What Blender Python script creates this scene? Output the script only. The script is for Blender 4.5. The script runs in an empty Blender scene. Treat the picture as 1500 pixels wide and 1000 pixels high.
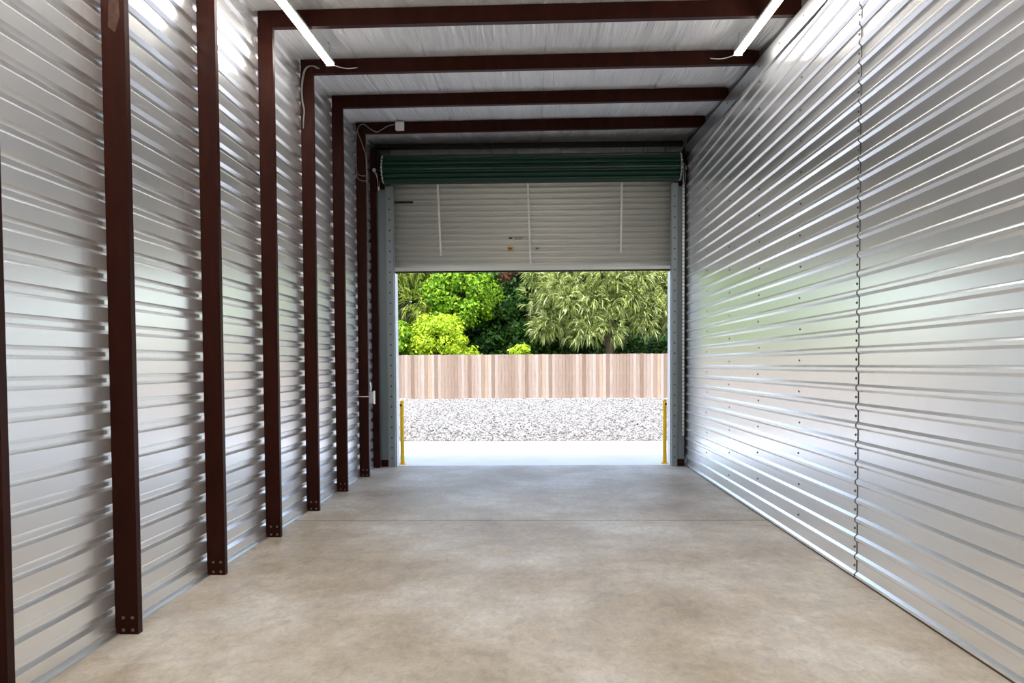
import bpy, bmesh, math, random
import numpy as np
from mathutils import Vector, noise
random.seed(7); rng = np.random.default_rng(7)
scene = bpy.context.scene
COL = scene.collection

# ------------------------------------------------------------------ builder
class MB:
    """collects geometry in world coordinates"""
    def __init__(s): s.v = []; s.f = []; s.smooth = []
    def add(s, vs, fs, smooth=False):
        o = len(s.v); s.v += [tuple(p) for p in vs]
        s.f += [[i + o for i in f] for f in fs]; s.smooth += [smooth] * len(fs)
        return s
    def box(s, x0, x1, y0, y1, z0, z1, c=0.0):
        if c <= 0:
            vs = [(x, y, z) for x in (x0, x1) for y in (y0, y1) for z in (z0, z1)]
            return s.add(vs, [(0,1,3,2),(4,6,7,5),(0,4,5,1),(2,3,7,6),(0,2,6,4),(1,5,7,3)])
        # chamfered box: octagonal outline in xy, inset at both ends
        out = [(x0+c,y0),(x1-c,y0),(x1,y0+c),(x1,y1-c),(x1-c,y1),(x0+c,y1),(x0,y1-c),(x0,y0+c)]
        cx, cy = (x0+x1)/2, (y0+y1)/2
        def ring(z, k):
            return [(cx+(p[0]-cx)*(1-2*k/max(x1-x0,1e-6)), cy+(p[1]-cy)*(1-2*k/max(y1-y0,1e-6)), z) for p in out]
        rs = [ring(z0, c), ring(z0+c, 0), ring(z1-c, 0), ring(z1, c)]
        vs = [p for r in rs for p in r]; fs = [list(range(7,-1,-1)), list(range(24,32))]
        for k in range(3):
            for i in range(8):
                j = (i+1) % 8; fs.append((k*8+i, k*8+j, k*8+8+j, k*8+8+i))
        return s.add(vs, fs)
    def prism(s, prof, axis, a0, a1, closed=True, smooth=False):
        """extrude a 2D outline along an axis; outline gives the other two coords in order"""
        n = len(prof)
        def P(p, a):
            return (a,p[0],p[1]) if axis == 0 else (p[0],a,p[1]) if axis == 1 else (p[0],p[1],a)
        vs = [P(p,a0) for p in prof] + [P(p,a1) for p in prof]
        fs = [(i,(i+1)%n,n+(i+1)%n,n+i) for i in range(n if closed else n-1)]
        if closed: fs += [list(range(n-1,-1,-1)), list(range(n,2*n))]
        return s.add(vs, fs, smooth)
    def lathe(s, base, axis, prof, n=20, smooth=True, caps=True):
        ax = Vector(axis).normalized(); t = Vector((0,0,1)) if abs(ax.z) < .9 else Vector((1,0,0))
        u = ax.cross(t).normalized(); w = ax.cross(u); b = Vector(base)
        vs = []; fs = []
        for h, r in prof:
            for i in range(n):
                a = 2*math.pi*i/n; vs.append(tuple(b+ax*h+u*(r*math.cos(a))+w*(r*math.sin(a))))
        for k in range(len(prof)-1):
            for i in range(n):
                j=(i+1)%n; fs.append((k*n+i,k*n+j,(k+1)*n+j,(k+1)*n+i))
        s.add(vs, fs, smooth)
        if caps:
            o = len(s.v)-len(vs)
            for k, rev in ((0,True),(len(prof)-1,False)):
                idx = [o+k*n+i for i in range(n)]
                s.f.append(idx[::-1] if rev else idx); s.smooth.append(False)
        return s
    def tube(s, pts, r, n=8, spline=True):
        P = [Vector(p) for p in pts]
        if spline and len(P) > 2:
            Q = []
            for i in range(len(P)-1):
                p0=P[max(i-1,0)];p1=P[i];p2=P[i+1];p3=P[min(i+2,len(P)-1)]
                for k in range(6):
                    t=k/6; Q.append(0.5*((2*p1)+(p2-p0)*t+(2*p0-5*p1+4*p2-p3)*t*t+(3*p1-p0-3*p2+p3)*t**3))
            Q.append(P[-1]); P = Q
        vs=[];fs=[]; up=None
        for i,p in enumerate(P):
            d=(P[min(i+1,len(P)-1)]-P[max(i-1,0)]).normalized()
            if up is None: up=d.orthogonal().normalized()
            up=(up-d*up.dot(d)).normalized(); w=d.cross(up)
            for k in range(n):
                a=2*math.pi*k/n; vs.append(tuple(p+up*(r*math.cos(a))+w*(r*math.sin(a))))
        for i in range(len(P)-1):
            for k in range(n):
                j=(k+1)%n; fs.append((i*n+k,i*n+j,(i+1)*n+j,(i+1)*n+k))
        fs.append(list(range(n-1,-1,-1))); fs.append([(len(P)-1)*n+k for k in range(n)])
        return s.add(vs, fs, True)
    def build(s, name, mat, parent=None, origin=None):
        o3 = Vector(origin) if origin is not None else (world_loc(parent) if parent else Vector((0,0,0)))
        me = bpy.data.meshes.new(name)
        me.from_pydata([tuple(Vector(p)-o3) for p in s.v], [], s.f)
        me.polygons.foreach_set('use_smooth', s.smooth)
        me.materials.append(mat); me.update()
        ob = bpy.data.objects.new(name, me); COL.objects.link(ob)
        if parent:
            ob.parent = parent; ob.location = o3 - world_loc(parent)
        else: ob.location = o3
        return ob

def world_loc(o):
    p = Vector((0,0,0))
    while o: p = p + Vector(o.location); o = o.parent
    return p
def tag(o, label=None, cat=None, group=None, kind=None):
    for k, v in (('label',label),('category',cat),('group',group),('kind',kind)):
        if v: o[k] = v
    return o
def empty(name, loc, label=None, cat=None, group=None, kind=None):
    o = bpy.data.objects.new(name, None); o.empty_display_size=.1; COL.objects.link(o); o.location = loc
    return tag(o, label, cat, group, kind)
def copy_tree(o, parent=None):
    c = o.copy(); COL.objects.link(c)
    if parent: c.parent = parent
    for ch in [x for x in scene.objects if x.parent == o]: copy_tree(ch, c)
    return c

# ------------------------------------------------------------------ materials
def nt(name):
    m = bpy.data.materials.new(name); m.use_nodes = True
    t = m.node_tree; b = t.nodes['Principled BSDF']
    return m, t, b
def N(t, kind, **kw):
    n = t.nodes.new(kind)
    for k, v in kw.items():
        if k in n.inputs: n.inputs[k].default_value = v
        else: setattr(n, k, v)
    return n
def coords(t, scale=(1,1,1), kind='Object'):
    tc = N(t,'ShaderNodeTexCoord'); mp = N(t,'ShaderNodeMapping'); mp.inputs['Scale'].default_value = scale
    t.links.new(tc.outputs[kind], mp.inputs['Vector']); return mp.outputs['Vector']
def noise_tex(t, scale, detail=4, rough=.55, sc=(1,1,1), dist=0):
    n = N(t,'ShaderNodeTexNoise'); n.inputs['Scale'].default_value=scale; n.inputs['Detail'].default_value=detail
    n.inputs['Roughness'].default_value=rough; n.inputs['Distortion'].default_value=dist
    t.links.new(coords(t,sc), n.inputs['Vector']); return n.outputs['Fac']
def ramp(t, src, stops):
    r = N(t,'ShaderNodeValToRGB'); e = r.color_ramp.elements
    while len(e) < len(stops): e.new(.5)
    for el,(p,c) in zip(e, stops): el.position=p; el.color=(c[0],c[1],c[2],1) if not isinstance(c,(int,float)) else (c,c,c,1)
    t.links.new(src, r.inputs['Fac']); return r.outputs['Color']
def mixc(t, f, a, b, mode='MIX'):
    m = N(t,'ShaderNodeMix', data_type='RGBA', blend_type=mode)
    for inp, v in ((m.inputs[0],f),(m.inputs[6],a),(m.inputs[7],b)):
        if hasattr(v,'is_linked') or isinstance(v, bpy.types.NodeSocket): t.links.new(v, inp)
        elif isinstance(v,(int,float)): inp.default_value = v
        else: inp.default_value = (*v,1)
    return m.outputs[2]
def bump(t, b, h, strength, dist):
    n = N(t,'ShaderNodeBump'); n.inputs['Strength'].default_value=strength; n.inputs['Distance'].default_value=dist
    t.links.new(h, n.inputs['Height']); t.links.new(n.outputs['Normal'], b.inputs['Normal']); return n

def metal(name, base, rough, metallic=1.0, streak=(6,.6,14), vary=.06, bmp=.0, spec=None):
    m,t,b = nt(name); b.inputs['Metallic'].default_value = metallic
    n = noise_tex(t, 1.0, 2, .5, streak)
    lo = [c*(1-vary) for c in base]; hi = [min(1,c*(1+vary)) for c in base]
    t.links.new(ramp(t,n,[(.3,lo),(.7,hi)]), b.inputs['Base Color'])
    b.inputs['Roughness'].default_value = rough
    if bmp: bump(t,b,noise_tex(t,1.0,2,.5,(1,.9,5)),1.0,bmp)
    return m
def plain(name, base, rough=.5, metallic=0, vary=.08, scale=9):
    m,t,b = nt(name); b.inputs['Metallic'].default_value=metallic; b.inputs['Roughness'].default_value=rough
    n = noise_tex(t,scale,4)
    t.links.new(ramp(t,n,[(.3,[c*(1-vary) for c in base]),(.7,[min(1,c*(1+vary)) for c in base])]), b.inputs['Base Color'])
    return m

M = {}
M['galv_wall'] = metal('galvalume_sheet', (.91,.915,.92), .27, .81, (2,.3,5), .02)
M['galv_wall_l'] = metal('galvalume_sheet_left', (.91,.915,.92), .27, .81, (2,.3,5), .02)
M['galv_trim'] = metal('galvanised_trim', (.68,.69,.70), .35, .95)
M['galv_jamb'] = metal('galvanised_jamb', (.20,.235,.25), .45, .6, (3,3,1))
M['galv_guide'] = metal('galvanised_guide', (.27,.31,.325), .42, .6, (3,3,1))
M['bright_steel'] = metal('bright_steel', (.75,.75,.74), .3, .9)
M['curtain'] = metal('door_back_coating', (.72,.715,.65), .36, .2, (.6,3,6), .05)
M['door_front'] = metal('green_door_paint', (.001,.036,.020), .32, .0, (.6,3,6), .08)
M['over_panel'] = metal('pale_wall_sheet', (.40,.40,.38), .5, .3)
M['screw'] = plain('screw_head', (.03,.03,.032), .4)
M['black_rubber'] = plain('black_rubber', (.012,.012,.012), .6)
M['white_paint'] = plain('white_enamel', (.78,.78,.77), .4)
M['strap'] = plain('white_strap', (.92,.92,.90), .55)
M['bolt'] = plain('dull_bolt',(.16,.13,.115),.45,.5)
M['cable'] = plain('grey_cable', (.22,.21,.20), .5)
M['box_grey'] = plain('grey_box', (.40,.41,.41), .45)
M['yellow'] = plain('safety_yellow', (1.0,.60,.015), .4)
M['sticker_y'] = plain('sticker_yellow', (.62,.36,.02), .5)
M['sticker_w'] = plain('sticker_buff', (.60,.55,.45), .5)
M['ink'] = plain('dark_print', (.05,.04,.035), .6)

def make_oxide():
    m,t,b = nt('red_oxide_primer')
    n = noise_tex(t,3.0,6,.6,(4,4,.8))
    c = ramp(t,n,[(.25,(.017,.0034,.0018)),(.55,(.027,.0056,.0030)),(.8,(.038,.0086,.0048))])
    t.links.new(c,b.inputs['Base Color']); b.inputs['Roughness'].default_value=.42
    b.inputs['Specular IOR Level'].default_value=.10
    return m
M['oxide'] = make_oxide()
M['shaded_oxide'] = plain('shade_darkened_oxide',(.010,.0075,.007),.6)  # brown primer darkened to near black, painting in the shade at the header
M['lit_reveal'] = plain('daylit_reveal_white',(.85,.86,.86),.45)
M['rust'] = plain('orange_rust', (.045,.016,.008), .8, 0, .6, 30)

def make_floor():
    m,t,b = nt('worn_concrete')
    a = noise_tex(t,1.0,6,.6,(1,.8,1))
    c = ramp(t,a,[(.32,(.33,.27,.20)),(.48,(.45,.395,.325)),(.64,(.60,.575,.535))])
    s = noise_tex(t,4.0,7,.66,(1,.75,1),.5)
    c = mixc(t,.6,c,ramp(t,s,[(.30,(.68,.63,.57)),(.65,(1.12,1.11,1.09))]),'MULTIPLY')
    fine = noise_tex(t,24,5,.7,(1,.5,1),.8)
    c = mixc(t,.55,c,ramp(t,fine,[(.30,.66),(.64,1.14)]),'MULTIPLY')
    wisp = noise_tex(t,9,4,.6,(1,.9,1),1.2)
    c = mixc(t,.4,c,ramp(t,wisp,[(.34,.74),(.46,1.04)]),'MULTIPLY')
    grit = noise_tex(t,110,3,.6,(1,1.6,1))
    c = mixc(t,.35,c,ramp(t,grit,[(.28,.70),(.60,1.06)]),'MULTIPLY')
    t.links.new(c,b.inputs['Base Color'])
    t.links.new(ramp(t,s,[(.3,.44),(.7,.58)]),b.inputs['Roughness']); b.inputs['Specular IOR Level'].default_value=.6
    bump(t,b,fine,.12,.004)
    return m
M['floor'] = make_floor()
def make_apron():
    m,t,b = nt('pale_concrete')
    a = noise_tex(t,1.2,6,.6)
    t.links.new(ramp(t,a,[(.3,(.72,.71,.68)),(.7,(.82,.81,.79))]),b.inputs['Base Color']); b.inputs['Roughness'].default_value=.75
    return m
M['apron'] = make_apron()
def make_gravel():
    m,t,b = nt('crushed_limestone')
    v = N(t,'ShaderNodeTexVoronoi'); v.inputs['Scale'].default_value=16
    t.links.new(coords(t),v.inputs['Vector'])
    bw = N(t,'ShaderNodeSeparateColor'); t.links.new(v.outputs['Color'],bw.inputs[0])
    c = ramp(t,bw.outputs[0],[(0,(.16,.15,.135)),(.5,(.30,.284,.26)),(1,(.42,.40,.375))])
    c = mixc(t,.4,c,ramp(t,noise_tex(t,.5,6),[(.35,.75),(.65,1.1)]),'MULTIPLY')
    t.links.new(c,b.inputs['Base Color']); b.inputs['Roughness'].default_value=.9
    bump(t,b,v.outputs['Distance'],1.0,.06)
    return m
M['gravel'] = make_gravel()
def island_mat(name, stops, rough=.6, transl=0.0, spec=.3):
    m,t,b = nt(name)
    g = N(t,'ShaderNodeNewGeometry')
    c = ramp(t,g.outputs['Random Per Island'],stops)
    t.links.new(c,b.inputs['Base Color']); b.inputs['Roughness'].default_value=rough
    b.inputs['Specular IOR Level'].default_value=spec
    if transl:
        out = t.nodes['Material Output']; tr = N(t,'ShaderNodeBsdfTranslucent'); mx = N(t,'ShaderNodeMixShader')
        t.links.new(c,tr.inputs['Color']); mx.inputs[0].default_value=transl
        t.links.new(b.outputs[0],mx.inputs[1]); t.links.new(tr.outputs[0],mx.inputs[2]); t.links.new(mx.outputs[0],out.inputs['Surface'])
    return m,t,b
M['stone'] = island_mat('loose_stone',[(0,(.11,.103,.093)),(.5,(.28,.266,.245)),(1,(.48,.463,.436))],.9)[0]
def make_wood():
    m,t,b = island_mat('weathered_cedar',[(0,(.20,.130,.088)),(.35,(.285,.205,.152)),(.7,(.335,.255,.20)),(.95,(.40,.325,.27)),(1,(.34,.215,.08))],.8)
    src = b.inputs['Base Color'].links[0].from_socket
    n = noise_tex(t,2.0,6,.65,(14,14,.8))
    c = mixc(t,.6,src,ramp(t,n,[(.3,.62),(.65,1.12)]),'MULTIPLY')
    t.links.new(c,b.inputs['Base Color']); return m
M['cedar'] = make_wood()
M['bark'] = plain('bark',(.10,.07,.045),.9,0,.3,12)
M['soil'] = plain('dark_soil',(.05,.055,.025),.95,0,.4,3)
def ceil_mat():
    m,t,b = nt('white_vinyl_insulation')
    n = noise_tex(t,1,5,.6,(9,.7,1)); 
    t.links.new(ramp(t,n,[(.3,(.85,.845,.84)),(.7,(.94,.94,.935))]),b.inputs['Base Color'])
    b.inputs['Roughness'].default_value=.27; b.inputs['Metallic'].default_value=.32
    bump(t,b,noise_tex(t,1,6,.65,(26,1.0,1),.6),.9,.03)
    return m
M['ceiling'] = ceil_mat()
def glow(name, col, s):
    m,t,b = nt(name); b.inputs['Emission Color'].default_value=(*col,1); b.inputs['Emission Strength'].default_value=s
    b.inputs['Base Color'].default_value=(.9,.9,.9,1); return m
M['led'] = glow('led_diffuser',(1.0,.95,.885),42)
M['led_unseen'] = glow('led_diffuser_unseen',(1.0,.95,.885),66)

# ------------------------------------------------------------------ key dimensions (metres; camera stands at x=0,y=0)
XL, XR = -2.14, 2.034            # wall pans
XS = -2.0215                     # room-side face of the studs
Z0, S = 4.2346, 1.22             # second stud, stud spacing
YD = 11.40                       # door plane
YB = -3.0                        # back of unit
def under(x, y): return 3.9029 + .0455*(y-Z0) + .0073*x    # underside of purlins
PUR = .128

# ------------------------------------------------------------------ setting: walls
def rib_profile(z0, zlast, pitch, base, top, depth, pan, zmin, zmax):
    """(x, z) outline of a sheet of horizontal ribs, ribs towards -x"""
    out = [(pan, zmin)]; z = z0
    while z - pitch > zmin + base/2: z -= pitch
    q = z - pitch
    if q + base/2 > zmin + .012: out = [(pan-depth, zmin), (pan-depth, max(q+top/2, zmin+.008)), (pan, q+base/2)]
    while z + base/2 < zmax:
        if z - base/2 > zmin:
            out += [(pan,z-base/2),(pan-depth,z-top/2),(pan-depth,z+top/2),(pan,z+base/2)]
        z += pitch
    out.append((pan, zmax)); return out
def sheet(profile, y0, y1, thick, seg=1):
    mb = MB(); n = len(profile)
    pr = [(x,z) for x,z in profile]; back = [(x+thick,z) for x,z in reversed(pr)]
    mb.prism([(x,z) for x,z in pr+back], 1, y0, y1)
    if seg == 'cut':      # trim the sheet along the slope of the roof
        bm = bmesh.new(); me = bpy.data.meshes.new('cut'); me.from_pydata(mb.v, [], mb.f); bm.from_mesh(me)
        bmesh.ops.bisect_plane(bm, geom=bm.verts[:]+bm.edges[:]+bm.faces[:], plane_co=(XR, Z0, under(XR,Z0)-.02), plane_no=(-.0073,-.0455,1), clear_outer=True)
        bm.verts.ensure_lookup_table(); bm.verts.index_update()
        mb = MB().add([v.co[:] for v in bm.verts], [[v.index for v in f.verts] for f in bm.faces]); bm.free(); bpy.data.meshes.remove(me)
    return mb
ZT = 4.62
wl = MB(); PL = rib_profile(1.426, 0, .131, .060, .022, .0195, XL, .02, ZT)
wall_l = sheet(PL, YB, YD+.12, -.0012).build('wall_left', M['galv_wall_l']); tag(wall_l, kind='structure')
RP, RB = .1185, 1.4405
wall_r = empty('wall_right', (XR, 5.38, 0), kind='structure')
PRa = rib_profile(RB, 0, RP, .050, .018, .0150, XR, .012, ZT)
sheet(PRa, YB, 5.40, .0012, 'cut').build('corrugated_sheet', M['galv_wall'], wall_r)
PRb = [(x-.004, z) for x, z in PRa]
sheet(PRb, 5.378, YD+.12, .0012, 'cut').build('corrugated_sheet', M['galv_wall'], wall_r)
PRc = [(x-.0042, z) for x, z in PRa]  # dark strip standing in for the shadowed gap where the sheets lap
sheet(PRc, 5.3755, 5.3782, .0042, 'cut').build('lap_shadow', M['screw'], wall_r)['label']='dark strip painted as lap shadow between the sheets'
# screws on the right wall
sc = MB().lathe((0,0,0),(-1,0,0),[(0,.0095),(.001,.0095),(.0015,.0058),(.006,.005)],8)
def screw_at(y, z, first=[None], n=[0]):
    if n[0] >= 100: return
    n[0] += 1
    if first[0] is None:
        first[0] = sc.build('screw', M['screw'], wall_r, (0,0,0)); o = first[0]
    else:
        o = first[0].copy(); COL.objects.link(o); o.parent = wall_r
    o.location = Vector((XR-.004, y, z)) - wall_r.location
for k in range(-12, 22): screw_at(5.405, RB+(k+.5)*RP)
for j, yy in enumerate((6.56,7.74,8.89,10.03)):
    for k in range(-11, 21, 2):
        screw_at(yy+random.uniform(-.02,.02), RB+(k+.5+(j%2))*RP)
# strip along the top of the right wall, following the roof
def slanted_strip(x0, x1, y0, y1, dz0, dz1, n=14):
    mb = MB()
    for i in range(n):
        a=y0+(y1-y0)*i/n; b=y0+(y1-y0)*(i+1)/n
    vs=[]
    for y in (y0,y1):
        xm=(x0+x1)/2
        vs += [(x0,y,under(xm,y)+dz0),(x1,y,under(xm,y)+dz0),(x1,y,under(xm,y)+dz1),(x0,y,under(xm,y)+dz1)]
    mb.add(vs,[(0,1,2,3),(7,6,5,4),(0,4,5,1),(1,5,6,2),(2,6,7,3),(3,7,4,0)]); return mb
tr = slanted_strip(XR-.026, XR-.0215, YB, YD, -.16, -.02).build('trim_1', M['galv_trim']); tag(tr, kind='structure')
t2 = MB()
for i in range(10): 
    y=5.2+i*.62; z=under(XR,y)-.09
    t2.lathe((XR-.026,y,z),(-1,0,0),[(0,.008),(.004,.006)],8)
t2.build('screw', M['screw'], tr)
# liner coloured dark for the shade in the gap between wall top and roof
ev = MB().box(XR+.035, XR+.06, YB, YD+.2, 0, ZT+.1).build('wall_right_outer', plain('outer_liner',(.08,.08,.08),.7)); tag(ev, kind='structure')
ol = MB().box(XL-.06, XL-.035, YB, YD+.2, 0, ZT+.1).build('wall_left_outer', bpy.data.materials['outer_liner']); tag(ol, kind='structure')
# base angles
bl = MB().prism([(XL+.001,.0),(XL+.022,.0),(XL+.022,.003),(XL+.004,.003),(XL+.004,.030),(XL+.001,.030)],1,YB,YD).build('baseboard_left',M['galv_trim']); tag(bl,kind='structure')
br = MB().prism([(XR-.0135,.0),(XR-.0135,.0115),(XR-.001,.0115),(XR-.001,0)],1,YB,YD).build('baseboard_right',M['screw']); tag(br,kind='structure')
# back wall
bw = MB().prism([(XL-.03+.0,YB),(XR+.03,YB),(XR+.03,YB-.05),(XL-.03,YB-.05)],2,0,ZT).build('wall_back', M['galv_wall']); tag(bw,kind='structure')

# ------------------------------------------------------------------ floor, apron, ground
YJ = 7.39
fl = MB()
fl.box(XL-.06, XR+.06, YB, YJ-.014, -.12, 0); fl.box(XL-.06, XR+.06, YJ+.014, 11.47, -.12, 0)
fl.box(XL-.06, XR+.06, YJ-.02, YJ+.02, -.12, -.02)
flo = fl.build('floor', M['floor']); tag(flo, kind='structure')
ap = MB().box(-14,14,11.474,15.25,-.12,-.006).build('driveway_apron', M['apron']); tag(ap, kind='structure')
gr = MB(); nx,ny=120,80; vs=[];fs=[]
for j in range(ny+1):
    for i in range(nx+1):
        x=-18+36*i/nx; y=15.25+24*j/ny
        vs.append((x,y,-.03+.035*noise.noise((x*.8,y*.8,3))+.03*noise.noise((x*.25,y*.25,9)) if j else -.05))
for j in range(ny):
    for i in range(nx): a=j*(nx+1)+i; fs.append((a,a+1,a+nx+2,a+nx+1))
gr.add(vs,fs,True); g=gr.build('gravel_ground', M['gravel']); tag(g, kind='structure')
so = MB().box(-40,40,39.2,75,-.3,-.05).build('planting_ground', M['soil']); tag(so, kind='structure')

def np_mesh(name, V, F, mat, parent=None, smooth=False):
    """V (n,3), F (m,k) arrays; parent-local"""
    me = bpy.data.meshes.new(name); n=len(V); m,k=F.shape
    me.vertices.add(n); me.vertices.foreach_set('co', V.astype(np.float32).ravel())
    me.loops.add(m*k); me.loops.foreach_set('vertex_index', F.astype(np.int32).ravel())
    me.polygons.add(m); me.polygons.foreach_set('loop_start', np.arange(0,m*k,k,dtype=np.int32))
    me.polygons.foreach_set('use_smooth', np.full(m, smooth))
    me.materials.append(mat); me.update(calc_edges=True); me.validate()
    o = bpy.data.objects.new(name, me); COL.objects.link(o)
    if parent: o.parent = parent
    return o
# loose stones: squashed octahedra with random corners
def stones(n):
    y = 15.2 + 19*rng.random(n)**1.7; x = (rng.random(n)-.5)*(.5*y+4)
    r = .014+.026*rng.random(n)**2
    base = np.array([(1,0,0),(0,1,0),(-1,0,0),(0,-1,0),(0,0,.75),(0,0,-.6)])
    V = base[None]*r[:,None,None]*(.65+.7*rng.random((n,6,1)))
    a = rng.random(n)*6.28; c,s=np.cos(a),np.sin(a)
    X = V[:,:,0]*c[:,None]-V[:,:,1]*s[:,None]; Y=V[:,:,0]*s[:,None]+V[:,:,1]*c[:,None]
    V = np.stack([X+x[:,None],Y+y[:,None],V[:,:,2]+(-.005)+.02*rng.random((n,1))],2)
    f = np.array([(0,1,4),(1,2,4),(2,3,4),(3,0,4),(1,0,5),(2,1,5),(3,2,5),(0,3,5)])
    F = (f[None]+6*np.arange(n)[:,None,None]).reshape(-1,3)
    return V.reshape(-1,3), F
V,F = stones(42000)
st = np_mesh('loose_gravel', V, F, M['stone']); tag(st,'pale grey crushed stones scattered between apron and wooden fence','gravel',kind='stuff')

# ------------------------------------------------------------------ ceiling of draped white insulation
def ceil_z(x, y):
    ph = ((y-Z0)/S) % 1.0
    sag = -.030*math.sin(math.pi*ph)**2
    taut = .35+.65*math.sin(math.pi*ph)**.7
    w  = .022*noise.noise((x*9+.6*noise.noise((x*2,y*.8,1)), y*.55, 4.2))
    w += .014*noise.noise((x*24, y*.9, 1.7))*(.5+.5*noise.noise((x*1.5,y*.6,8)))
    w += .006*noise.noise((x*48, y*1.3, 6.1))
    seam = 0
    for sx in (-1.62,-.98,.105,1.28):
        d=abs(x-sx-.012*noise.noise((y*1.1,sx,2))); seam += .022*max(0,1-d/.014)
    edge = 0
    if x > 1.92: edge = .02*((x-1.92)/.17)**2
    
    end = .0
    if y > 10.45: end = .0
    return under(x,y)+PUR+.006+sag+w*taut+seam*.8-edge-end*.5
xs=[XL-.04+ (XR+.06-XL+.02)*i/380 for i in range(381)]
ys=[YB+(5.2-YB)*j/30 for j in range(30)]+[5.2+(11.56-5.2)*j/130 for j in range(131)]
vs=[(x,y,ceil_z(x,y)) for y in ys for x in xs]; W=len(xs)
fs=np.array([(j*W+i,(j+1)*W+i,(j+1)*W+i+1,j*W+i+1) for j in range(len(ys)-1) for i in range(W-1)])
ce=np_mesh('ceiling', np.array(vs), fs, M['ceiling'], None, True); tag(ce, kind='structure')
rf=MB(); vs=[]
for y in (YB-.3,11.95):
    for x in (-7,7): vs += [(x,y,under(0,y)+.26),(x,y,under(0,y)+.36)]
rf.add(vs,[(0,2,3,1),(4,5,7,6),(0,1,5,4),(2,6,7,3),(0,4,6,2),(1,3,7,5)])
rfo=rf.build('roof', M['galv_trim']); tag(rfo, kind='structure')

# ------------------------------------------------------------------ front wall: sheet above the door, outer walls each side
fw = empty('wall_front',(0,11.6,0),kind='structure')
pr=[]; x=-1.92
while x < 1.95:
    pr += [(x,11.60),(x+.205,11.60),(x+.213,11.575),(x+.230,11.575),(x+.238,11.60),(x+.262,11.60),(x+.270,11.585),(x+.279,11.585),(x+.286,11.60)]; x += .29
pr2 = pr + [(p[0],p[1]+.002) for p in reversed(pr)]
MB().prism(pr2,2,3.55,4.75).build('ribbed_sheet', M['over_panel'], fw)
MB().box(-7,-1.96,11.62,11.70,-.1,4.7).box(1.94,7,11.62,11.70,-.1,4.7).box(-1.97,1.95,11.62,11.70,3.2,4.7).build('outer_skin', M['galv_jamb'], fw)

# ------------------------------------------------------------------ studs
def c_stud(x_out, x_in, y, z1, fl=.047, t=.0028, lip=.014):
    """C channel standing on the floor, web towards the camera at y, flanges pointing away"""
    p=[(x_out,y),(x_in,y),(x_in,y+fl),(x_in-lip,y+fl),(x_in-lip,y+fl-t),(x_in-t,y+fl-t),(x_in-t,y+t),(x_out+t,y+t),(x_out+t,y+fl-t),(x_out+lip,y+fl-t),(x_out+lip,y+fl),(x_out,y+fl)]
    return MB().prism(p,2,0,z1)
bolt_mb = MB().lathe((0,0,0),(0,-1,0),[(0,.0095),(.0015,.0095),(.002,.0066),(.0065,.006)],6,False)
bolt_src=[None]
def add_bolt(parent, p, mat='bolt', scale=1.0):
    key=mat
    if bolt_src[0] is None: bolt_src[0]={}
    if key not in bolt_src[0]:
        o=bolt_mb.build('bolt',M[mat],parent,(0,0,0)); bolt_src[0][key]=o
    else:
        o=bolt_src[0][key].copy(); COL.objects.link(o); o.parent=parent
    o.location=Vector(p)-world_loc(parent); o.scale=(scale,)*3
    return o
stud_labels=[
 'dark brown steel stud nearest the camera, cut off at left edge',
 'brown steel stud with orange rust patch near its top, second from camera',
 'brown steel stud on left wall, between the rust-marked one and the first under a purlin',
 'brown steel stud on left wall meeting the nearest visible roof purlin',
 'brown steel stud on left wall with cable drooping beside its upper end',
 'brown steel stud on left wall just in front of the stud wrapped by loose cables',
 'brown steel stud wrapped by loose cables at top, with outlet box low beside it']
studs=[]
for i in range(7):
    y=Z0+(i-1)*S+(.15 if i==0 else 0)
    e=empty('steel_stud',(XS-.06,y,0),stud_labels[i],'stud','brown steel studs along the left wall'); studs.append(e)
    top=under(XS,y)+(.0 if i>=3 else PUR)
    c_stud(XL+.0005,XS,y,top).build('channel',M['oxide'],e)
    if i>0:
        for dx in (.030,.078):
            for dz in (.022,.085): add_bolt(e,(XL+dx+.012,y,dz))
MB().add([(XL+.035,Z0-.0006,3.05),(XL+.07,Z0-.0006,3.02),(XL+.095,Z0-.0006,3.10),(XL+.09,Z0-.0006,3.24),(XL+.06,Z0-.0006,3.27),(XL+.04,Z0-.0006,3.16)],[(0,1,2,3,4,5)]).build('rust_patch',M['rust'],studs[1])
e=empty('steel_stud',(-2.10,11.26,0),'narrow brown corner post between left wall and grey door jamb','stud','brown steel studs along the left wall')
c_stud(-2.139,-2.062,11.24,4.2,.09).build('channel',M['oxide'],e)

# ------------------------------------------------------------------ purlins
pl=['brown roof purlin nearest the camera, crossed by both strip lights','brown roof purlin just beyond the far ends of both strip lights',
    'bare brown roof purlin between the strip-light ends and the junction-box purlin','brown roof purlin carrying the white junction box, nearest the door']
purlins=[]
for k in range(4):
    y=Z0+S*(k+2); x0,x1=XL+.004,XR+.032; fl,t,lip=.06,.003,.016
    e=empty('roof_purlin',(0,y,under(0,y)),pl[k],'purlin','brown purlins under the ceiling'); purlins.append(e)
    vs=[];
    prof=[(0,0),(fl,0),(fl,lip),(fl-t,lip),(fl-t,t),(t,t),(t,PUR-t),(fl-t,PUR-t),(fl-t,PUR-lip),(fl,PUR-lip),(fl,PUR),(0,PUR)]
    n=len(prof)
    for x in (x0,x1): vs += [(x,y+a,under(x,y)+b) for a,b in prof]
    MB().add(vs,[(i,(i+1)%n,n+(i+1)%n,n+i) for i in range(n)]+[list(range(n-1,-1,-1)),list(range(n,2*n))]).build('channel',M['oxide'],e)
    # clip angle to the stud head
    xi=XS-.02
    MB().box(XL+.012,XS-.012,y-.0035,y-.0005,under(xi,y)-.06,under(xi,y)+.075).build('clip_plate',M['oxide'],e)

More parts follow.
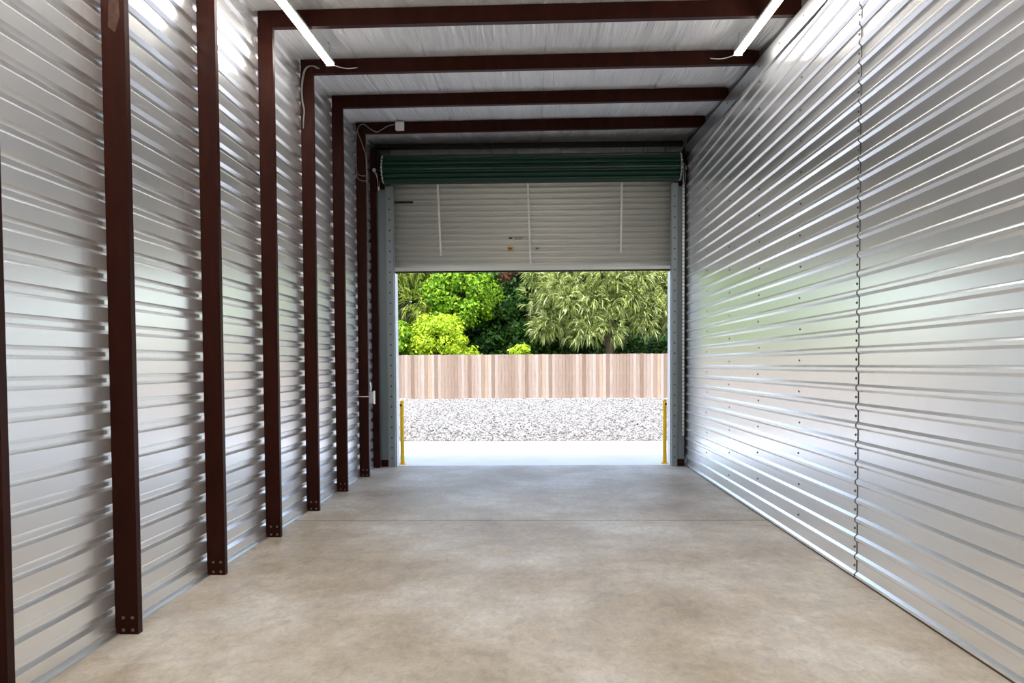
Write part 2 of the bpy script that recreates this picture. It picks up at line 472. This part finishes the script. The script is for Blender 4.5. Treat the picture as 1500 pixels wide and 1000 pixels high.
# header beam above the door coil, its shade put into the colour
hb=empty('eave_strut',(0,11.48,4.27),'steel header beam above the green door coil, coloured dark for its shade','beam')
hz=lambda x:0
MB().prism([(11.50,4.284),(11.56,4.284),(11.56,4.335),(11.50,4.335)],0,XL+.01,XR-.03).build('web',M['shaded_oxide'],hb)
MB().prism([(11.44,4.272),(11.56,4.272),(11.56,4.284),(11.44,4.284)],0,XL+.01,XR-.03).build('bottom_flange',M['shaded_oxide'],hb)

# ------------------------------------------------------------------ roll-up door
dr=empty('roller_shutter',(0,YD,0),'half-open roll-up door with green coil and grey-beige curtain','roll-up door')
CX0,CX1=-1.985,1.94
cy,cz,R=11.27,3.937,.178
prof=[]; nrib=15
for i in range(nrib):
    for f_,r_ in ((0,-.020),(.14,-.020),(.30,.004),(.40,.010),(.60,.010),(.70,.004),(.86,-.020)):
        a=-2*math.pi*(i+f_)/nrib - math.pi/2+.05; prof.append((cy+(R+r_)*math.cos(a),cz+(R+r_)*math.sin(a)))
MB().prism(prof,0,CX0+.03,CX1-.03).build('coil',M['door_front'],dr)
for xx,s in ((CX0,1),(CX1,-1)):
    ed=MB()
    for i in range(22):   # curled curtain edges showing at the end of the coil
        a=2*math.pi*i/22; ed.lathe((xx+.005*s,cy+(R-.01)*math.cos(a),cz+(R-.01)*math.sin(a)),(s,0,0),[(0,.012),(.022,.014)],8)
    ed.lathe((xx+.012*s,cy,cz),(s,0,0),[(0,R-.012),(.012,R-.012)],32)
    ed.build('coil_edge',M['bright_steel'],dr)
MB().lathe((CX0-.09,cy,cz),(1,0,0),[(.02,.022),(CX1-CX0+.15,.022)],14).build('axle',M['galv_trim'],dr)
# curtain hanging between guides
YC=11.43; zb,zt=2.672,3.86; pit=.0765
cp=[]; z=zb
while z<zt:
    for f_,d in ((0,.022),(.10,.022),(.22,.005),(.34,-.010),(.62,-.012),(.78,-.006),(.9,.017)):
        cp.append((YC+d,z+f_*pit))
    z+=pit
cp2=cp+[(p[0]+.0015,p[1]) for p in reversed(cp)]
MB().prism(cp2,0,-1.90,1.87,smooth=True).build('curtain',M['curtain'],dr)
bb=MB().box(-1.895,1.865,YC-.018,YC+.016,2.628,2.668,.004).box(-1.895,1.865,YC-.026,YC+.024,2.622,2.634).build('bottom_bar',M['curtain'],dr)
MB().box(-1.895,1.865,YC-.014,YC+.014,2.600,2.622).build('weather_seal',M['black_rubber'],bb)
for xx,z0 in ((-1.245,2.825),(-.045,2.715),(1.172,2.845)):
    mb=MB(); zz=z0; 
    pts=[(xx+.012*(zz_ if False else 0),0,0)]
    a=.022 if xx<0 else -.010
    mb.add([(xx-.013+a*.5,YC-.0155,z0),(xx+.013+a*.5,YC-.0155,z0),(xx+.013-a,YC-.0155,3.80),(xx-.013-a,YC-.0155,3.80),
            (xx-.013+a*.5,YC-.0135,z0),(xx+.013+a*.5,YC-.0135,z0),(xx+.013-a,YC-.0135,3.80),(xx-.013-a,YC-.0135,3.80)],
           [(0,1,2,3),(7,6,5,4),(0,4,5,1),(1,5,6,2),(2,6,7,3),(3,7,4,0)])
    s_=mb.build('strap',M['strap'],dr); s_['label']='white vertical strap'
# black slide latch strip and paler repair strip near the left guide
MB().box(-1.865,-1.60,YC-.019,YC-.012,3.527,3.556,.002).build('latch_bar',M['black_rubber'],dr)['label']='black latch bar'
# stickers
la=MB().box(-.335,-.085,YC-.0150,YC-.0135,3.028,3.068).build('label_plate',M['sticker_w'],dr); la['label']='long buff label with dark print'
mb=MB().box(-.322,-.275,YC-.0156,YC-.0150,3.040,3.062)
for k in range(3): mb.box(-.255,-.12-.02*k,YC-.0156,YC-.0150,3.056-.011*k,3.061-.011*k)
mb.build('print',M['ink'],la)
la=MB().box(-.340,-.272,YC-.0150,YC-.0135,2.872,2.938).build('warning_sticker',M['sticker_y'],dr); la['label']='yellow warning sticker'
MB().box(-.325,-.287,YC-.0156,YC-.0150,2.890,2.896).box(-.325,-.287,YC-.0156,YC-.0150,2.905,2.922).build('print',M['ink'],la)
la=MB().box(.030,.082,YC-.0150,YC-.0135,2.893,2.926).build('warning_sticker',M['sticker_w'],dr); la['label']='small buff sticker'
MB().box(.036,.048,YC-.0156,YC-.0150,2.900,2.919).box(.064,.076,YC-.0156,YC-.0150,2.900,2.919).box(.048,.064,YC-.0156,YC-.0150,2.913,2.919).build('print',M['ink'],la)
# guides with rows of dark discs standing in for their holes
for side,(xa,xb,xo) in ((-1,(-1.955,-1.868,-1.852)),(1,(1.905,1.838,1.822))):
    lo,hi=min(xa,xb),max(xa,xb)
    mb=MB().box(lo,hi,11.335,11.340,0,3.74)
    li,l2=min(xb,xo),max(xb,xo)
    mb.box(min(xb,xb+.005*-side),max(xb,xb+.005*-side),11.335,11.40,0,3.74)
    mb.box(li,l2,11.395,11.400,0,3.74)
    MB().box(min(xo,xo+.006*side),max(xo,xo+.006*side),11.40,11.62,0,2.60).build('lit_reveal_edge',M['lit_reveal'],dr)  # outer edge coloured white to paint in the daylight on it
    mb.box(min(xa,xa+.005*-side),max(xa,xa+.005*-side),11.325,11.40,0,3.74)
    gd=mb.build('guide_rail',M['galv_guide'],dr)
    xm=(xa*.45+xb*.55)
    for k in range(26): add_bolt(gd,(xm,11.335,.12+k*.138),'screw',1.25)
    # bracket that carries the axle
    x_=xa+.06*side
    b_=MB().box(min(x_,x_+.006*side),max(x_,x_+.006*side),cy-.12,11.44,3.70,4.17).box(min(x_-.05*side,x_),max(x_-.05*side,x_),11.33,11.337,3.70,3.80)
    b_.build('axle_bracket',M['oxide'],dr)
# tension arm at the left bracket
MB().tube([(-2.07,11.22,3.90),(-2.045,11.20,3.86),(-2.03,11.2,3.80),(-2.02,11.21,3.66)],.014,8).lathe((-2.075,11.20,3.92),(0,-1,0),[(0,.024),(.02,.024)],12).build('tension_arm',M['galv_trim'],dr)

# jambs
def jamb(x0,x1,label):
    e=empty('jamb_channel',((x0+x1)/2,11.36,0),label,'door jamb','grey steel door jambs')
    MB().box(x0,x1,11.36,11.365,.095,4.16).box(x0,x0+.004,11.30,11.60,.095,4.16).box(x1-.004,x1,11.36,11.60,.095,4.16).build('channel',M['galv_jamb'],e)
    MB().box(x0,x1,11.355,11.42,0,.088,.004).build('base_angle',M['oxide'],e)['label']='brown base angle'
jamb(-2.058,-1.955,'grey steel door jamb left of opening beside brown corner post')
jamb(1.905,2.005,'grey steel door jamb right of opening behind the hanging chain')

# chain hoist at the right
ch=empty('chain_hoist',(1.975,11.30,.4),'chain hoist with long hand chain hanging at right door jamb','chain hoist')
mb=MB()
for dx in (-.007,.007):
    z=.42; k=0
    while z<3.80:
        if k%2==0: mb.box(1.972+dx-.0065,1.972+dx+.0065,11.270,11.274,z,z+.030)
        else: mb.box(1.972+dx-.002,1.972+dx+.002,11.266,11.278,z,z+.030)
        z+=.024; k+=1
mb.tube([(1.965,11.272,.44),(1.966,11.272,.418),(1.972,11.272,.410),(1.978,11.272,.418),(1.979,11.272,.44)],.004,6)
mb.build('hand_chain',M['bright_steel'],ch)
MB().lathe((1.955,11.272,3.82),(1,0,0),[(0,.075),(.008,.075),(.010,.055),(.026,.055),(.028,.075),(.036,.075)],20).build('chain_wheel',M['galv_trim'],ch)
MB().box(1.953,1.985,11.20,11.23,3.70,3.98,.004).box(1.998,2.009,11.24,11.27,3.89,3.95,.003).box(1.985,1.998,11.24,11.27,3.90,3.92).build('chain_guard',M['galv_trim'],ch)

# ------------------------------------------------------------------ strip lights
def strip_light(x, y0, y1, side, label, lamp='led'):
    e=empty('strip_light',(x,y1,under(x,y1)-.03),label,'strip light','white strip lights under the purlins')
    def Z(y): return under(x,y)-.008
    def bar(mb, xa, xb, za, zb):
        vs=[]
        for y in (y0,y1): vs += [(x+xa,y,Z(y)+za),(x+xb,y,Z(y)+za),(x+xb,y,Z(y)+zb),(x+xa,y,Z(y)+zb)]
        mb.add(vs,[(0,1,2,3),(7,6,5,4),(0,4,5,1),(1,5,6,2),(2,6,7,3),(3,7,4,0)]); return mb
    bar(MB(),-.035,.035,-.022,0).build('housing',M['white_paint'],e)
    d=MB(); n=12; vs=[]
    for y in (y0+.006,y1-.006):
        for i in range(n+1):
            a=-.12+(math.pi+.24)*i/n; vs.append((x+.034*math.cos(a),y,Z(y)-.022-.018*math.sin(a)))
    fs=[(i,i+1,n+2+i,n+1+i) for i in range(n)]+[list(range(n,-1,-1)),list(range(n+1,2*n+2))]
    d.add(vs,fs,False); d.build('diffuser',M[lamp],e)
    for y,dy in ((y0,-.006),(y1,.006)):
        MB().box(x-.035,x+.035,min(y,y+dy),max(y,y+dy),Z(y)-.041,Z(y)+.001).build('end_cap',M['white_paint'],e)
    yb=y1-.14
    MB().tube([(x+.03*side,yb,Z(yb)+.0),(x+.03*side,yb,Z(yb)+.09),(x+.015*side,yb+.02,Z(yb)+.12)],.006,6).build('hanger',M['box_grey'],e)
    MB().tube([(x+.005*side,yb+.1,Z(yb)),(x+.005*side,yb+.1,Z(yb)+.11)],.006,6).build('hanger',M['box_grey'],e)
    MB().tube([(x,y1,Z(y1)-.02),(x+.04*side,y1+.10,Z(y1)-.012),(x+.10*side,y1+.24,Z(y1)+.018),(x+.165*side,y1+.355,under(x,y1+.36)+.040)],.0035,6).build('cord',M['strap'],e)
    return e
strip_light(-1.772,5.10,7.52,1,'glowing white strip light on the left, ending above the studs')
strip_light(1.778,5.10,7.49,-1,'glowing white strip light on the right beside ribbed wall')
for (x,s) in ((-1.772,1),(1.778,-1)):      # unseen lights added out of frame, set brighter to light the near end
    for (a,b) in ((2.3,4.7),(-.5,1.9)):
        strip_light(x,a,b,s,'added unseen strip light near the camera on the '+('left' if x<0 else 'right')+' side, '+('next to' if a>0 else 'beyond')+' the visible one','led_unseen')

# ------------------------------------------------------------------ electrics
yG=Z0+S*5; yE=Z0+S*3
zG=under(-1.6,yG)
jb=empty('junction_box',(-1.585,yG,zG+.055),'small white junction box on the purlin nearest the door','junction box')
MB().box(-1.640,-1.545,yG-.055,yG-.0005,zG+.018,zG+.112,.004).build('body',M['white_paint'],jb)
MB().box(-1.645,-1.540,yG-.061,yG-.055,zG+.013,zG+.117,.002).build('cover',M['white_paint'],jb)
c=MB().tube([(-1.645,yG-.02,zG+.095),(-1.74,yG-.022,zG+.075),(-1.84,yG-.02,zG+.02),(-1.89,yG-.005,zG+.012),(-1.96,yG-.03,zG+.045),(-2.03,yG-.04,zG+.095),(-2.085,yG-.045,zG+.07),(-2.105,yG-.04,zG+.01),(-2.07,yG-.03,zG-.09),(-2.04,yG-.005,zG-.19),(-2.012,yG-.02,zG-.28),(-2.005,yG-.02,zG-.45),(-2.003,yG-.02,zG-.60)],.006,7)
tag(c.build('power_cable',M['cable']),'grey cable from junction box looping down stud nearest the door','cable')
c=MB().tube([(-2.10,yG-.02,zG+.06),(-2.118,yG-.03,zG+.0),(-2.128,yG-.035,zG-.12),(-2.13,yG-.02,zG-.30),(-2.125,yG-.03,zG-.47),(-2.08,yG-.035,zG-.515),(-2.02,yG-.035,zG-.52),(-2.006,yG-.01,zG-.52)],.005,7)
c.tube([(-2.13,yG-.02,zG-.42),(-2.12,yG-.03,zG-.53),(-2.07,yG-.036,zG-.575),(-2.01,yG-.035,zG-.58)],.005,7)
tag(c.build('power_cable',M['cable']),'grey cable swinging in loops across the stud nearest the door','cable')
zE=under(-2.05,yE)
c=MB()
for o in (0,.018):
    c.tube([(-1.97+o,yE-.025,zE+.035),(-2.03+o,yE-.03,zE+.06),(-2.085+o*.6,yE-.03,zE+.035),(-2.115+o*.6,yE-.025,zE-.05),(-2.125+o*.4,yE-.02,zE-.16),(-2.12+o*.4,yE-.02,zE-.26),(-2.105+o*.3,yE-.02,zE-.34),(-2.112+o*.2,yE-.015,zE-.42),(-2.118,yE-.003,zE-.5)],.0042,7)
tag(c.build('power_cable',M['cable']),'double grey cable hanging beside stud head near left light end','cable')
ob=empty('outlet_box',(-1.985,yG+.03,.98),'small grey outlet box low on the stud nearest the door','outlet box')
MB().box(-2.020,-1.962,yG+.004,yG+.09,.90,1.045,.004).build('body',M['box_grey'],ob)
MB().box(-1.962,-1.955,yG+.0,yG+.094,.89,1.055,.002).build('cover',M['white_paint'],ob)
MB().tube([(-2.0,yG+.03,1.045),(-2.0,yG+.03,1.10),(-2.012,yG+.03,1.16)],.011,8).build('conduit',M['galv_trim'],ob)
MB().tube([(-2.135,yG-.007,.985),(-2.08,yG-.006,.983),(-2.019,yG-.006,.985),(-2.012,yG+.02,.985)],.005,6).build('wire',M['strap'],ob)

# ------------------------------------------------------------------ bollards
def bollard(x,y,s,label):
    e=empty('bollard',(x,y,0),label,'bollard','yellow bollards at the door')
    MB().lathe((x,y,0),(0,0,1),[(0,.028),(.862,.028),(.874,.022),(.88,.010)],18).build('post',M['yellow'],e)
    MB().box(x-.045,x+.045,y-.045,y+.045,-.006,.008,.002).build('base_plate',M['yellow'],e)
    MB().lathe((x-.011*s,y-.022,.812),(-s*.5,-1,0),[(0,.015),(.008,.015)],12).build('reflector',M['black_rubber'],e)['label']='black reflector disc'
bollard(-1.825,11.70,1,'slim yellow bollard at left edge of the door opening')
bollard(1.795,11.70,-1,'slim yellow bollard at right edge of the door opening')

# ------------------------------------------------------------------ fence
fe=empty('wooden_fence',(0,35.6,0),'weathered wooden picket fence across the far side of gravel','fence')
YF=35.6; x=-14.6; pn=0
while x<14.5:
    mb=MB()
    for k in range(17):
        w=.136; z1=1.80+.008*noise.noise((x*2,0,0))+random.uniform(-.008,.008); y_=YF+random.uniform(-.004,.004); sh=.012
        a=x+random.uniform(0,.003); b=x+w
        mb.prism([(a,-.06),(b,-.06),(b,z1-sh),(b-sh,z1),(a+sh,z1),(a,z1-sh)],1,y_,y_+.016); x+=.141
    mb.build('picket_panel',M['cedar'],fe)
    MB().box(x-.045,x+.045,YF+.06,YF+.15,-.2,1.72).build('fence_post',M['cedar'],fe)
for z in (.3,.95,1.55): MB().box(-14.6,x,YF+.018,YF+.058,z,z+.09).build('rail',M['cedar'],fe)

# ------------------------------------------------------------------ trees
def unit(n):
    v=rng.normal(size=(n,3)); return v/np.linalg.norm(v,axis=1,keepdims=True)
def leaf_mat(name,stops,tr=.35): return island_mat(name,stops,.5,tr,.3)[0]
L={'lime':leaf_mat('lime_leaves',[(0,(.24,.38,.012)),(.5,(.40,.55,.018)),(1,(.58,.70,.04))]),
   'green':leaf_mat('fresh_green_leaves',[(0,(.05,.15,.008)),(.5,(.19,.38,.013)),(1,(.42,.60,.03))]),
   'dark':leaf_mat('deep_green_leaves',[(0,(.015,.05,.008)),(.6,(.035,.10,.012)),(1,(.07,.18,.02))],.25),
   'olive':leaf_mat('olive_needles',[(0,(.09,.14,.018)),(.4,(.30,.37,.08)),(.75,(.52,.57,.20)),(1,(.72,.75,.40))],.3),
   'moss':leaf_mat('moss_needles',[(0,(.09,.15,.012)),(.5,(.30,.40,.04)),(1,(.58,.64,.16))],.3),
   'brown':leaf_mat('brown_leaves',[(0,(.05,.02,.008)),(1,(.17,.075,.03))],.2)}
def lumps(c, rad, nl, lr, low=-.6):
    d=unit(nl); d[:,2]=np.where(d[:,2]<low,-d[:,2],d[:,2])
    k=.62+.38*rng.random((nl,1))**.5
    return np.array(c)+d*np.array(rad)*k, lr*(.65+.7*rng.random(nl))
def broad(C, Rr, per, size):
    """bent diamond leaves over the lumps"""
    n=len(C)*per; cen=np.repeat(C,per,0); rr=np.repeat(Rr,per)
    d=unit(n); k=.55+.5*rng.random((n,1))
    k=np.where(rng.random((n,1))<.15,k*1.25,k)
    p=cen+d*rr[:,None]*k*np.array([1,1,.85])
    nor=d*.8+unit(n)*.8+np.array([0,-.15,.45]); nor/=np.linalg.norm(nor,axis=1,keepdims=True)
    t=np.cross(nor,unit(n)); t+=np.array([0,0,-.35]); t-=nor*(t*nor).sum(1,keepdims=True); t/=np.linalg.norm(t,axis=1,keepdims=True)
    b=np.cross(nor,t); L_=size*(.6+.8*rng.random((n,1))); w=L_*.30
    V=np.stack([p-t*L_*.5,p+b*w-nor*w*.25,p+t*L_*.5-nor*L_*.12,p-b*w-nor*w*.25],1).reshape(-1,3)
    i=4*np.arange(n)[:,None]; F=np.concatenate([i+np.array([[0,1,2]]),i+np.array([[0,2,3]])],0)
    return V,F
def feather(C, Rr, per, length, blades=7):
    """drooping sprays of narrow tapering blades"""
    n=len(C)*per; cen=np.repeat(C,per,0); rr=np.repeat(Rr,per)
    d=unit(n); p=cen+d*rr[:,None]*(.5+.5*rng.random((n,1)))
    ax=d*.9+unit(n)*.5+np.array([0,-.3,.25]); ax/=np.linalg.norm(ax,axis=1,keepdims=True)
    Vs=[];Fs=[];off=0
    m=n*blades; P=np.repeat(p,blades,0); A=np.repeat(ax,blades,0)+unit(m)*.45; A/=np.linalg.norm(A,axis=1,keepdims=True)
    ln=length*(.5+.8*rng.random((m,1))); wd=np.cross(A,unit(m)); wd/=np.linalg.norm(wd,axis=1,keepdims=True); wd*=.014+.012*rng.random((m,1))
    drop=np.array([0,0,-1.0])
    P+= (rng.random((m,1))-.2)*np.repeat(ax,blades,0)*length*.6
    q1=P+A*ln*.5+drop*ln*.08; q2=P+A*ln*.92+drop*ln*.36
    V=np.stack([P-wd*.6,P+wd*.6,q1+wd,q1-wd,q2],1).reshape(-1,3)
    i=5*np.arange(m)[:,None]
    F=np.concatenate([i+np.array([[0,1,2]]),i+np.array([[0,2,3]]),i+np.array([[3,2,4]])],0)
    return V,F
def tree(name,label,cat,base,crown,rad,nl,lr,per,size,mat,kind='broad',trunk=.12,group=None,extra=None):
    e=empty(name,base,label,cat,group); b=np.array(base)
    C,Rr=lumps(crown,rad,nl,lr,-2 if mat=='dark' else -.6)
    V,F=(broad(C,Rr,per,size) if kind=='broad' else feather(C,Rr,per,size))
    keep=None
    np_mesh('foliage',V-b,F,L[mat],e)
    bx,by,bz=base; tx,ty,tz=crown
    tb=MB().tube([(bx,by,bz-.1),(bx+.05,by,bz+(tz-bz)*.4),(tx,ty,tz),(tx+.05,ty,tz+rad[2]*.6)],trunk,8)
    for i in range(0,nl,max(1,nl//9)):
        q=C[i]; tb.tube([(tx,ty,min(tz,q[2])-.3*rad[2]),tuple((np.array((tx,ty,tz))+q)/2+np.array((0,0,-.1))),tuple(q)],trunk*.3,5)
    tb.build('trunk',M['bark'],e)
    if extra:
        V,F=broad(np.array(extra[0]),np.array(extra[1]),extra[2],extra[3]); o=np_mesh('dry_leaves',V-b,F,L['brown'],e); o['label']='brown dry leaves'
    return e
tree('conifer_tree','feathery olive tree at upper left behind bright green shrub','tree',(-6.6,42,0),(-6.4,42,4.7),(2.2,1.4,2.6),60,.55,60,.42,'moss','feather')
tree('leafy_tree','fresh green leafy tree rising behind the lime shrub','tree',(-3.6,41.5,0),(-3.7,41.5,4.6),(1.75,1.2,2.3),70,.5,420,.17,'green',extra=([(-1.3,40.9,5.6),(-1.0,40.9,5.9)],[.35,.3],180,.16))
tree('leafy_shrub','bright lime shrub just above fence top at left','shrub',(-4.3,38.6,0),(-4.15,38.6,2.05),(1.40,.9,1.65),48,.40,380,.15,'lime')
tree('leafy_shrub','mid green shrub at far left edge above the fence','shrub',(-6.5,38.2,0),(-6.35,38.2,1.9),(1.0,.7,1.5),30,.35,320,.18,'green')
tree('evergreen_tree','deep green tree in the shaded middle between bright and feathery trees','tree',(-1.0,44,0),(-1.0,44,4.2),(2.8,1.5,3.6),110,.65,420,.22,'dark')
tree('leafy_shrub','tiny lime bush tip above fence near the middle','shrub',(-.55,38.0,0),(-.55,38.0,1.5),(.45,.4,.75),14,.22,170,.14,'lime')
tree('conifer_tree','large feathery pale olive tree filling the right side','tree',(3.6,41.0,0),(3.4,41.0,4.6),(3.9,2.0,2.9),175,.58,52,.40,'olive','feather',.2)
tree('conifer_tree','feathery tree beyond the right edge of the opening','tree',(9.5,41.5,0),(9.6,41.5,4.3),(2.8,1.8,3.2),90,.65,55,.5,'moss','feather',.2)
tree('leafy_tree','green tree beyond the left edge of the opening','tree',(-10.2,41.5,0),(-10.2,41.5,3.9),(2.3,1.5,3.4),80,.6,260,.2,'green')
for i,x in enumerate((-12,-7.6,-3.4,2.2,6.5,11)):
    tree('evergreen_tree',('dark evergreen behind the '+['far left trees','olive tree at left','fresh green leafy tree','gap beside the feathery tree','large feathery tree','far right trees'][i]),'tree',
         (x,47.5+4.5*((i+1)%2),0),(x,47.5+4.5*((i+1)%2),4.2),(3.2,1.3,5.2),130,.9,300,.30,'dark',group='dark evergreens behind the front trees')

for x,w_ in ((3.2,'under the large feathery tree'),(8.2,'beyond the right end of the feathery tree')):
    tree('evergreen_shrub','low dark shrub behind the fence '+w_,'shrub',(x,44.5,0),(x,44.5,1.5),(2.8,.8,1.5),70,.6,260,.24,'dark')

# ------------------------------------------------------------------ light
sun=bpy.data.lights.new('sun','SUN'); sun.energy=2.6; sun.angle=math.radians(1.2); sun.color=(1.0,.96,.90)
so_=bpy.data.objects.new('sun',sun); COL.objects.link(so_)
so_.rotation_euler=Vector((.10,.21,-1)).to_track_quat('-Z','Y').to_euler()
w=bpy.data.worlds.new('sky'); scene.world=w; w.use_nodes=True; t=w.node_tree
bg=t.nodes['Background']; sky=N(t,'ShaderNodeTexSky'); sky.sky_type='NISHITA'; sky.sun_disc=False
sky.sun_elevation=math.radians(62); sky.sun_rotation=math.radians(180); sky.air_density=1.0; sky.dust_density=2.5; sky.ozone_density=1.0
hs=N(t,'ShaderNodeHueSaturation'); hs.inputs['Saturation'].default_value=.8
t.links.new(sky.outputs[0],hs.inputs['Color']); t.links.new(hs.outputs[0],bg.inputs['Color']); bg.inputs['Strength'].default_value=.66

# ------------------------------------------------------------------ camera
f=1245.0; yaw,pitch,roll=.025706,-.037655,.006115
cam=bpy.data.cameras.new('camera'); cam.sensor_fit='HORIZONTAL'; cam.sensor_width=36; cam.lens=36*f/1500; cam.clip_end=300
cam.shift_x=0; cam.shift_y=81.22/1500
co=bpy.data.objects.new('camera',cam); COL.objects.link(co); co.location=(0,0,1.36)
from mathutils import Matrix
R_=Matrix.Rotation(yaw,3,'Z')@Matrix.Rotation(pitch,3,'X')@Matrix.Rotation(math.pi/2,3,'X')@Matrix.Rotation(-roll,3,'Z')
co.rotation_euler=R_.to_euler(); scene.camera=co
vs_=scene.view_settings; vs_.view_transform='Standard'; vs_.look='None'; vs_.gamma=1; vs_.use_curve_mapping=False; vs_.exposure=0.22
scene.cycles.use_denoising=True; scene.cycles.max_bounces=12
